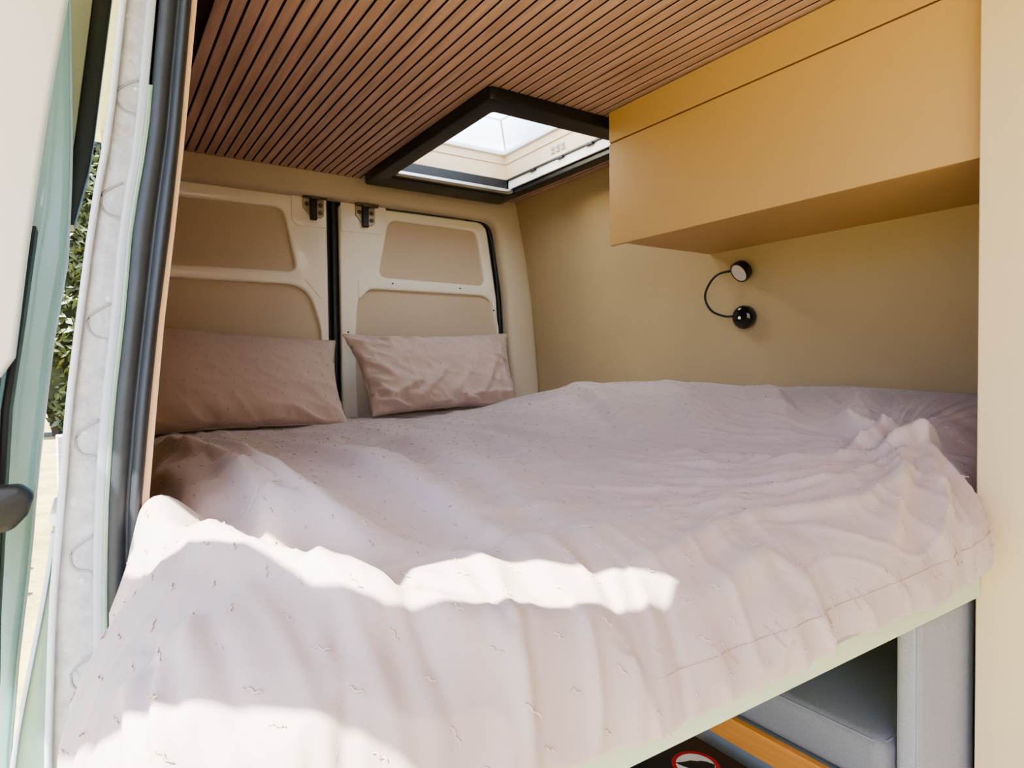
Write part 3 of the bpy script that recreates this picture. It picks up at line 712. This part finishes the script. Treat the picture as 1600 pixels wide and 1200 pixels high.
# ------------------------------------------------------------------ sliding door (slid open)
sd = empty('sliding_door', (-.12, 1.15, .3), 'open sage green sliding door with pale inner trim at the left edge', 'van door')
PK = [(-.014, 1.747), (-.031, 1.644), (-.046, 1.544), (-.064, 1.416), (-.076, 1.318), (-.083, 1.262), (-.098, 1.243)]
pk = lambda z: interp(PK, z)
strip('inner_trim', lambda z: pk(z)-.22, pk, 1.243, 1.98, 1.05, 1.08, M['pinktrim'], sd, bev=.006)
TL = [(-.013, 1.819), (-.016, 1.592), (-.026, 1.428), (-.048, 1.297), (-.064, 1.166), (-.075, 1.07), (-.085, .959), (-.103, .817), (-.118, .659), (-.125, .3)]
tl_ = lambda z: interp(TL, z)
strip('door_panel', lambda z: tl_(z)-.30, tl_, .25, 1.98, 1.20, 1.24, M['teal'], sd, bev=.010)
strip('lip_highlight', lambda z: tl_(z)-.003, lambda z: tl_(z)+.003, .25, 1.98, 1.215, 1.245, M['flangeedge'], sd, bev=.001)  # pale strip painted as the highlight along the door edge
GK = [(-.052, 1.5), (-.061, 1.430), (-.078, 1.305), (-.094, 1.198), (-.104, 1.057), (-.115, .9), (-.13, .5)]
gk = lambda z: interp(GK, z)
strip('door_gasket', lambda z: gk(z)-.010, gk, .8, 1.455, 1.12, 1.17, M['black'], sd, bev=.002)
strip('lower_recess', lambda z: gk(z)-.2, lambda z: gk(z)-.012, 1.04, 1.255, 1.07, 1.10, M['rubber'], sd, bev=.004)
plate('door_handle', rpoly([(-.20, 1.110), (-.076, 1.108), (-.062, 1.095), (-.069, 1.070), (-.085, 1.052), (-.20, 1.035)], [0, .012, .012, .015, .02, 0]), [], 1.0, .03, .008, M['black'], sd)
UP = [(.047, 1.885), (.016, 1.644), (.007, 1.589), (-.016, 1.495)]
up = lambda z: interp(UP, z)
strip('upper_frame', lambda z: up(z)-.030 if z > 1.55 else up(z)-.03*(z-1.48)/.07, up, 1.495, 1.99, 1.30, 1.36, M['black'], sd, bev=.001)
strip('frame_reveal', lambda z: max(tl_(z)-.02, up(z)-.055), lambda z: up(z)-.026 if z > 1.6 else up(z)-.006-.02*(z-1.48)/.12, 1.47, 1.99, 1.29, 1.35, M['tan'], sd, bev=.001)

# ------------------------------------------------------------------ outdoors
def hill(bm): pass
bm = bmesh.new(); bmesh.ops.create_grid(bm, x_segments=90, y_segments=90, size=60, matrix=Matrix.Translation((0, 10, -.5)))
for v in bm.verts:
    v.co.z += .05*math.sin(v.co.x*.7)*math.cos(v.co.y*.6)
o = bmlink('ground', bm, M['grass'], smooth=True); tag(o, 'dry yellow green grass ground outside the van', 'ground', kind='structure')
def bush(name, label, cx, cy, wd, dp, ht, n, sz, seed):
    r = random.Random(seed); root = empty(name, (cx, cy, -.5), label, 'bush', 'bushes outside the van')
    bm = bmesh.new()
    for k in range(5):
        a = r.uniform(0, 6.28); tube(bm, [(cx, cy, -.5), (cx+.3*wd*math.cos(a)*.5, cy+.2*math.sin(a), ht*.4), (cx+.35*wd*math.cos(a), cy+.3*dp*math.sin(a), ht*.8-.5)], [.09, .06, .02], 7)
    bmlink('trunk', bm, M['bark'], root)
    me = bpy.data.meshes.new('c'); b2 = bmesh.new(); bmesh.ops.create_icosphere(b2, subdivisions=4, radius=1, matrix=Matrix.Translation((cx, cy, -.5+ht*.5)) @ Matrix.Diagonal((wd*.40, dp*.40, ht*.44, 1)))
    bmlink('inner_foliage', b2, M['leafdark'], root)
    V, F = [], []
    for k in range(n):
        th = r.uniform(0, 6.28); ph = math.acos(r.uniform(-.95, 1)); rad = r.uniform(.55, 1)**.5
        lump = 1+.15*math.sin(th*5+seed)+.12*math.sin(ph*9+th*3)
        p = Vector((cx+wd/2*rad*lump*math.sin(ph)*math.cos(th), cy+dp/2*rad*lump*math.sin(ph)*math.sin(th), -.5+ht*.5+ht*.5*rad*lump*math.cos(ph)))
        a = Vector((r.uniform(-1, 1), r.uniform(-1, 1), r.uniform(-1, 1))).normalized(); b = a.orthogonal().normalized()
        s = sz*r.uniform(.6, 1.4); i = len(V)
        V += [p-a*s, p+b*s*.45+a*s*.1, p+a*s, p-b*s*.45+a*s*.1]; F.append((i, i+1, i+2, i+3))
    me = bpy.data.meshes.new('foliage'); me.from_pydata([tuple(v) for v in V], [], F); link('foliage', me, M['leaf'], root)
bush('bush', 'tall dense dark green bush seen through the gap beside the jamb', -.8, 21.5, 5.5, 3, 9.5, 26000, .14, 1)
bush('bush', 'lower olive bush to the left of the tall bush', -9, 24, 6, 3, 7, 3500, .16, 2)
bush('bush', 'rounded bush to the right, behind the van', 6.5, 24, 6, 3, 8, 3500, .16, 3)
sp = empty('solar_panel', (-.45, 11, -.5), 'small upright mauve gridded panel with white frame on the grass', 'panel')
sp.rotation_euler = (0, 0, 0)
boxo('panel_frame', -.42, .10, 11.0, 11.04, -.45, .36, M['white'], sp, .01)
bm = bmesh.new()
for i in range(4):
    for j in range(6): box(bm, -.395+i*.118, -.395+i*.118+.105, 10.985, 11.0, -.41+j*.125, -.41+j*.125+.11)
bmlink('panel_cells', bm, M['panelcell'], sp)
boxo('panel_foot', -.40, .08, 10.95, 11.15, -.52, -.44, M['white'], sp)
for i, (rx, ry, s) in enumerate(((-.60, 7.0, .10), (-.52, 6.2, .07))):
    bm = bmesh.new(); bmesh.ops.create_icosphere(bm, subdivisions=3, radius=s, matrix=Matrix.Translation((rx, ry, -.44)))
    for v in bm.verts: v.co += Vector((1, 1, .6))*.25*s*float(vnoise(v.co.x*9+i, v.co.y*9, v.co.z*9))
    o = bmlink('rock', bm, M['rock'], smooth=True); tag(o, ['larger dark rock on the sunny grass', 'smaller dark rock nearer the van'][i], 'rock', 'rocks on the grass')

# added out-of-view sheet; its hole and edge shape the sun patches on the bed
band = [(-.705, .755), (-.67, .725), (-.645, .80), (-.62, .80), (-.600, .765), (-.587, .735), (-.575, .72), (-.523, .66), (-.515, .50), (-.507, .39), (-.480, .350), (-.441, .385), (-.404, .382), (-.356, .344), (-.307, .311), (-.244, .294), (-.215, .276), (-.249, .263), (-.283, .264), (-.35, .268), (-.431, .288), (-.501, .308), (-.539, .362), (-.560, .489), (-.606, .578), (-.640, .565), (-.692, .696)]
edge_ = [(-.03, -1.2), (-.03, 2.4), (-1.15, 2.4), (-.98, 1.1), (-.87, .62), (-.80, .455), (-.761, .394), (-.725, .357), (-.684, .324), (-.644, .293), (-.61, .27), (-.578, .246), (-.55, .215), (-.52, .12), (-.50, -.1), (-.50, -1.2)]
aw = empty('sun_gobo', (-.1, .6, 2.25), 'added unseen sheet over the side door that shapes the sunlight on the bed', 'sun_gobo')
plate('gobo_sheet', edge_, [band], 2.25, .006, 0, M['gobo'], aw, 'XY', smooth=False)
boxo('gobo_bracket', -.035, .02, -1.2, 2.4, 2.045, 2.26, M['white'], aw, .005)

# ------------------------------------------------------------------ light
def area(name, loc, size, sy, energy, col, rot):
    l = bpy.data.lights.new(name, 'AREA'); l.shape = 'RECTANGLE'; l.size = size; l.size_y = sy; l.energy = energy; l.color = col
    o = bpy.data.objects.new(name, l); COL.objects.link(o); o.location = loc; o.rotation_euler = rot
area('cabin_fill', (.75, -.45, 1.955), .5, .5, 6, (1, .88, .74), (math.radians(20), 0, 0))  # added fill to balance the dim interior, not a lamp in view
w = bpy.data.worlds.new('sky'); S.world = w; w.use_nodes = True; nt = w.node_tree
bg = nt.nodes['Background']; sky = nt.nodes.new('ShaderNodeTexSky'); sky.sky_type = 'NISHITA'
sky.sun_disc = False; sky.sun_elevation = math.radians(50); sky.sun_rotation = math.radians(200); sky.air_density = 1.2; sky.dust_density = 2.5
mu = nt.nodes.new('ShaderNodeMix'); mu.data_type = 'RGBA'; mu.blend_type = 'MULTIPLY'; mu.inputs[0].default_value = 1; mu.inputs[7].default_value = (.82, .93, 1.25, 1)
nt.links.new(sky.outputs[0], mu.inputs[6]); nt.links.new(mu.outputs[2], bg.inputs[0]); bg.inputs[1].default_value = .62
SUND = Vector((.50, .12, -.86)).normalized()
sl = bpy.data.lights.new('sun', 'SUN'); so = bpy.data.objects.new('sun', sl); COL.objects.link(so)
sl.energy = 30; sl.angle = math.radians(.3); sl.color = (1, .97, .84)
so.rotation_euler = SUND.to_track_quat('-Z', 'Y').to_euler(); so.location = (-3, 0, 6)
hl = bpy.data.lights.new('hatch_glow_fill', 'SPOT'); ho = bpy.data.objects.new('hatch_glow_fill', hl); COL.objects.link(ho)  # added spot standing in for sunlight from the hatch on the wall
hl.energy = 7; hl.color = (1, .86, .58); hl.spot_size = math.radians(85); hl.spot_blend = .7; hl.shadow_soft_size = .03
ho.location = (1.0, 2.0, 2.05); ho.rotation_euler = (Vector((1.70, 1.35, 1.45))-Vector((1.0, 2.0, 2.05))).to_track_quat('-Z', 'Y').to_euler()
S.view_settings.view_transform = 'AgX'; S.view_settings.look = 'AgX - Medium High Contrast'; S.view_settings.exposure = .12
S.cycles.max_bounces = 12; S.cycles.diffuse_bounces = 8; S.cycles.use_denoising = True
S.cycles.sample_clamp_indirect = 6
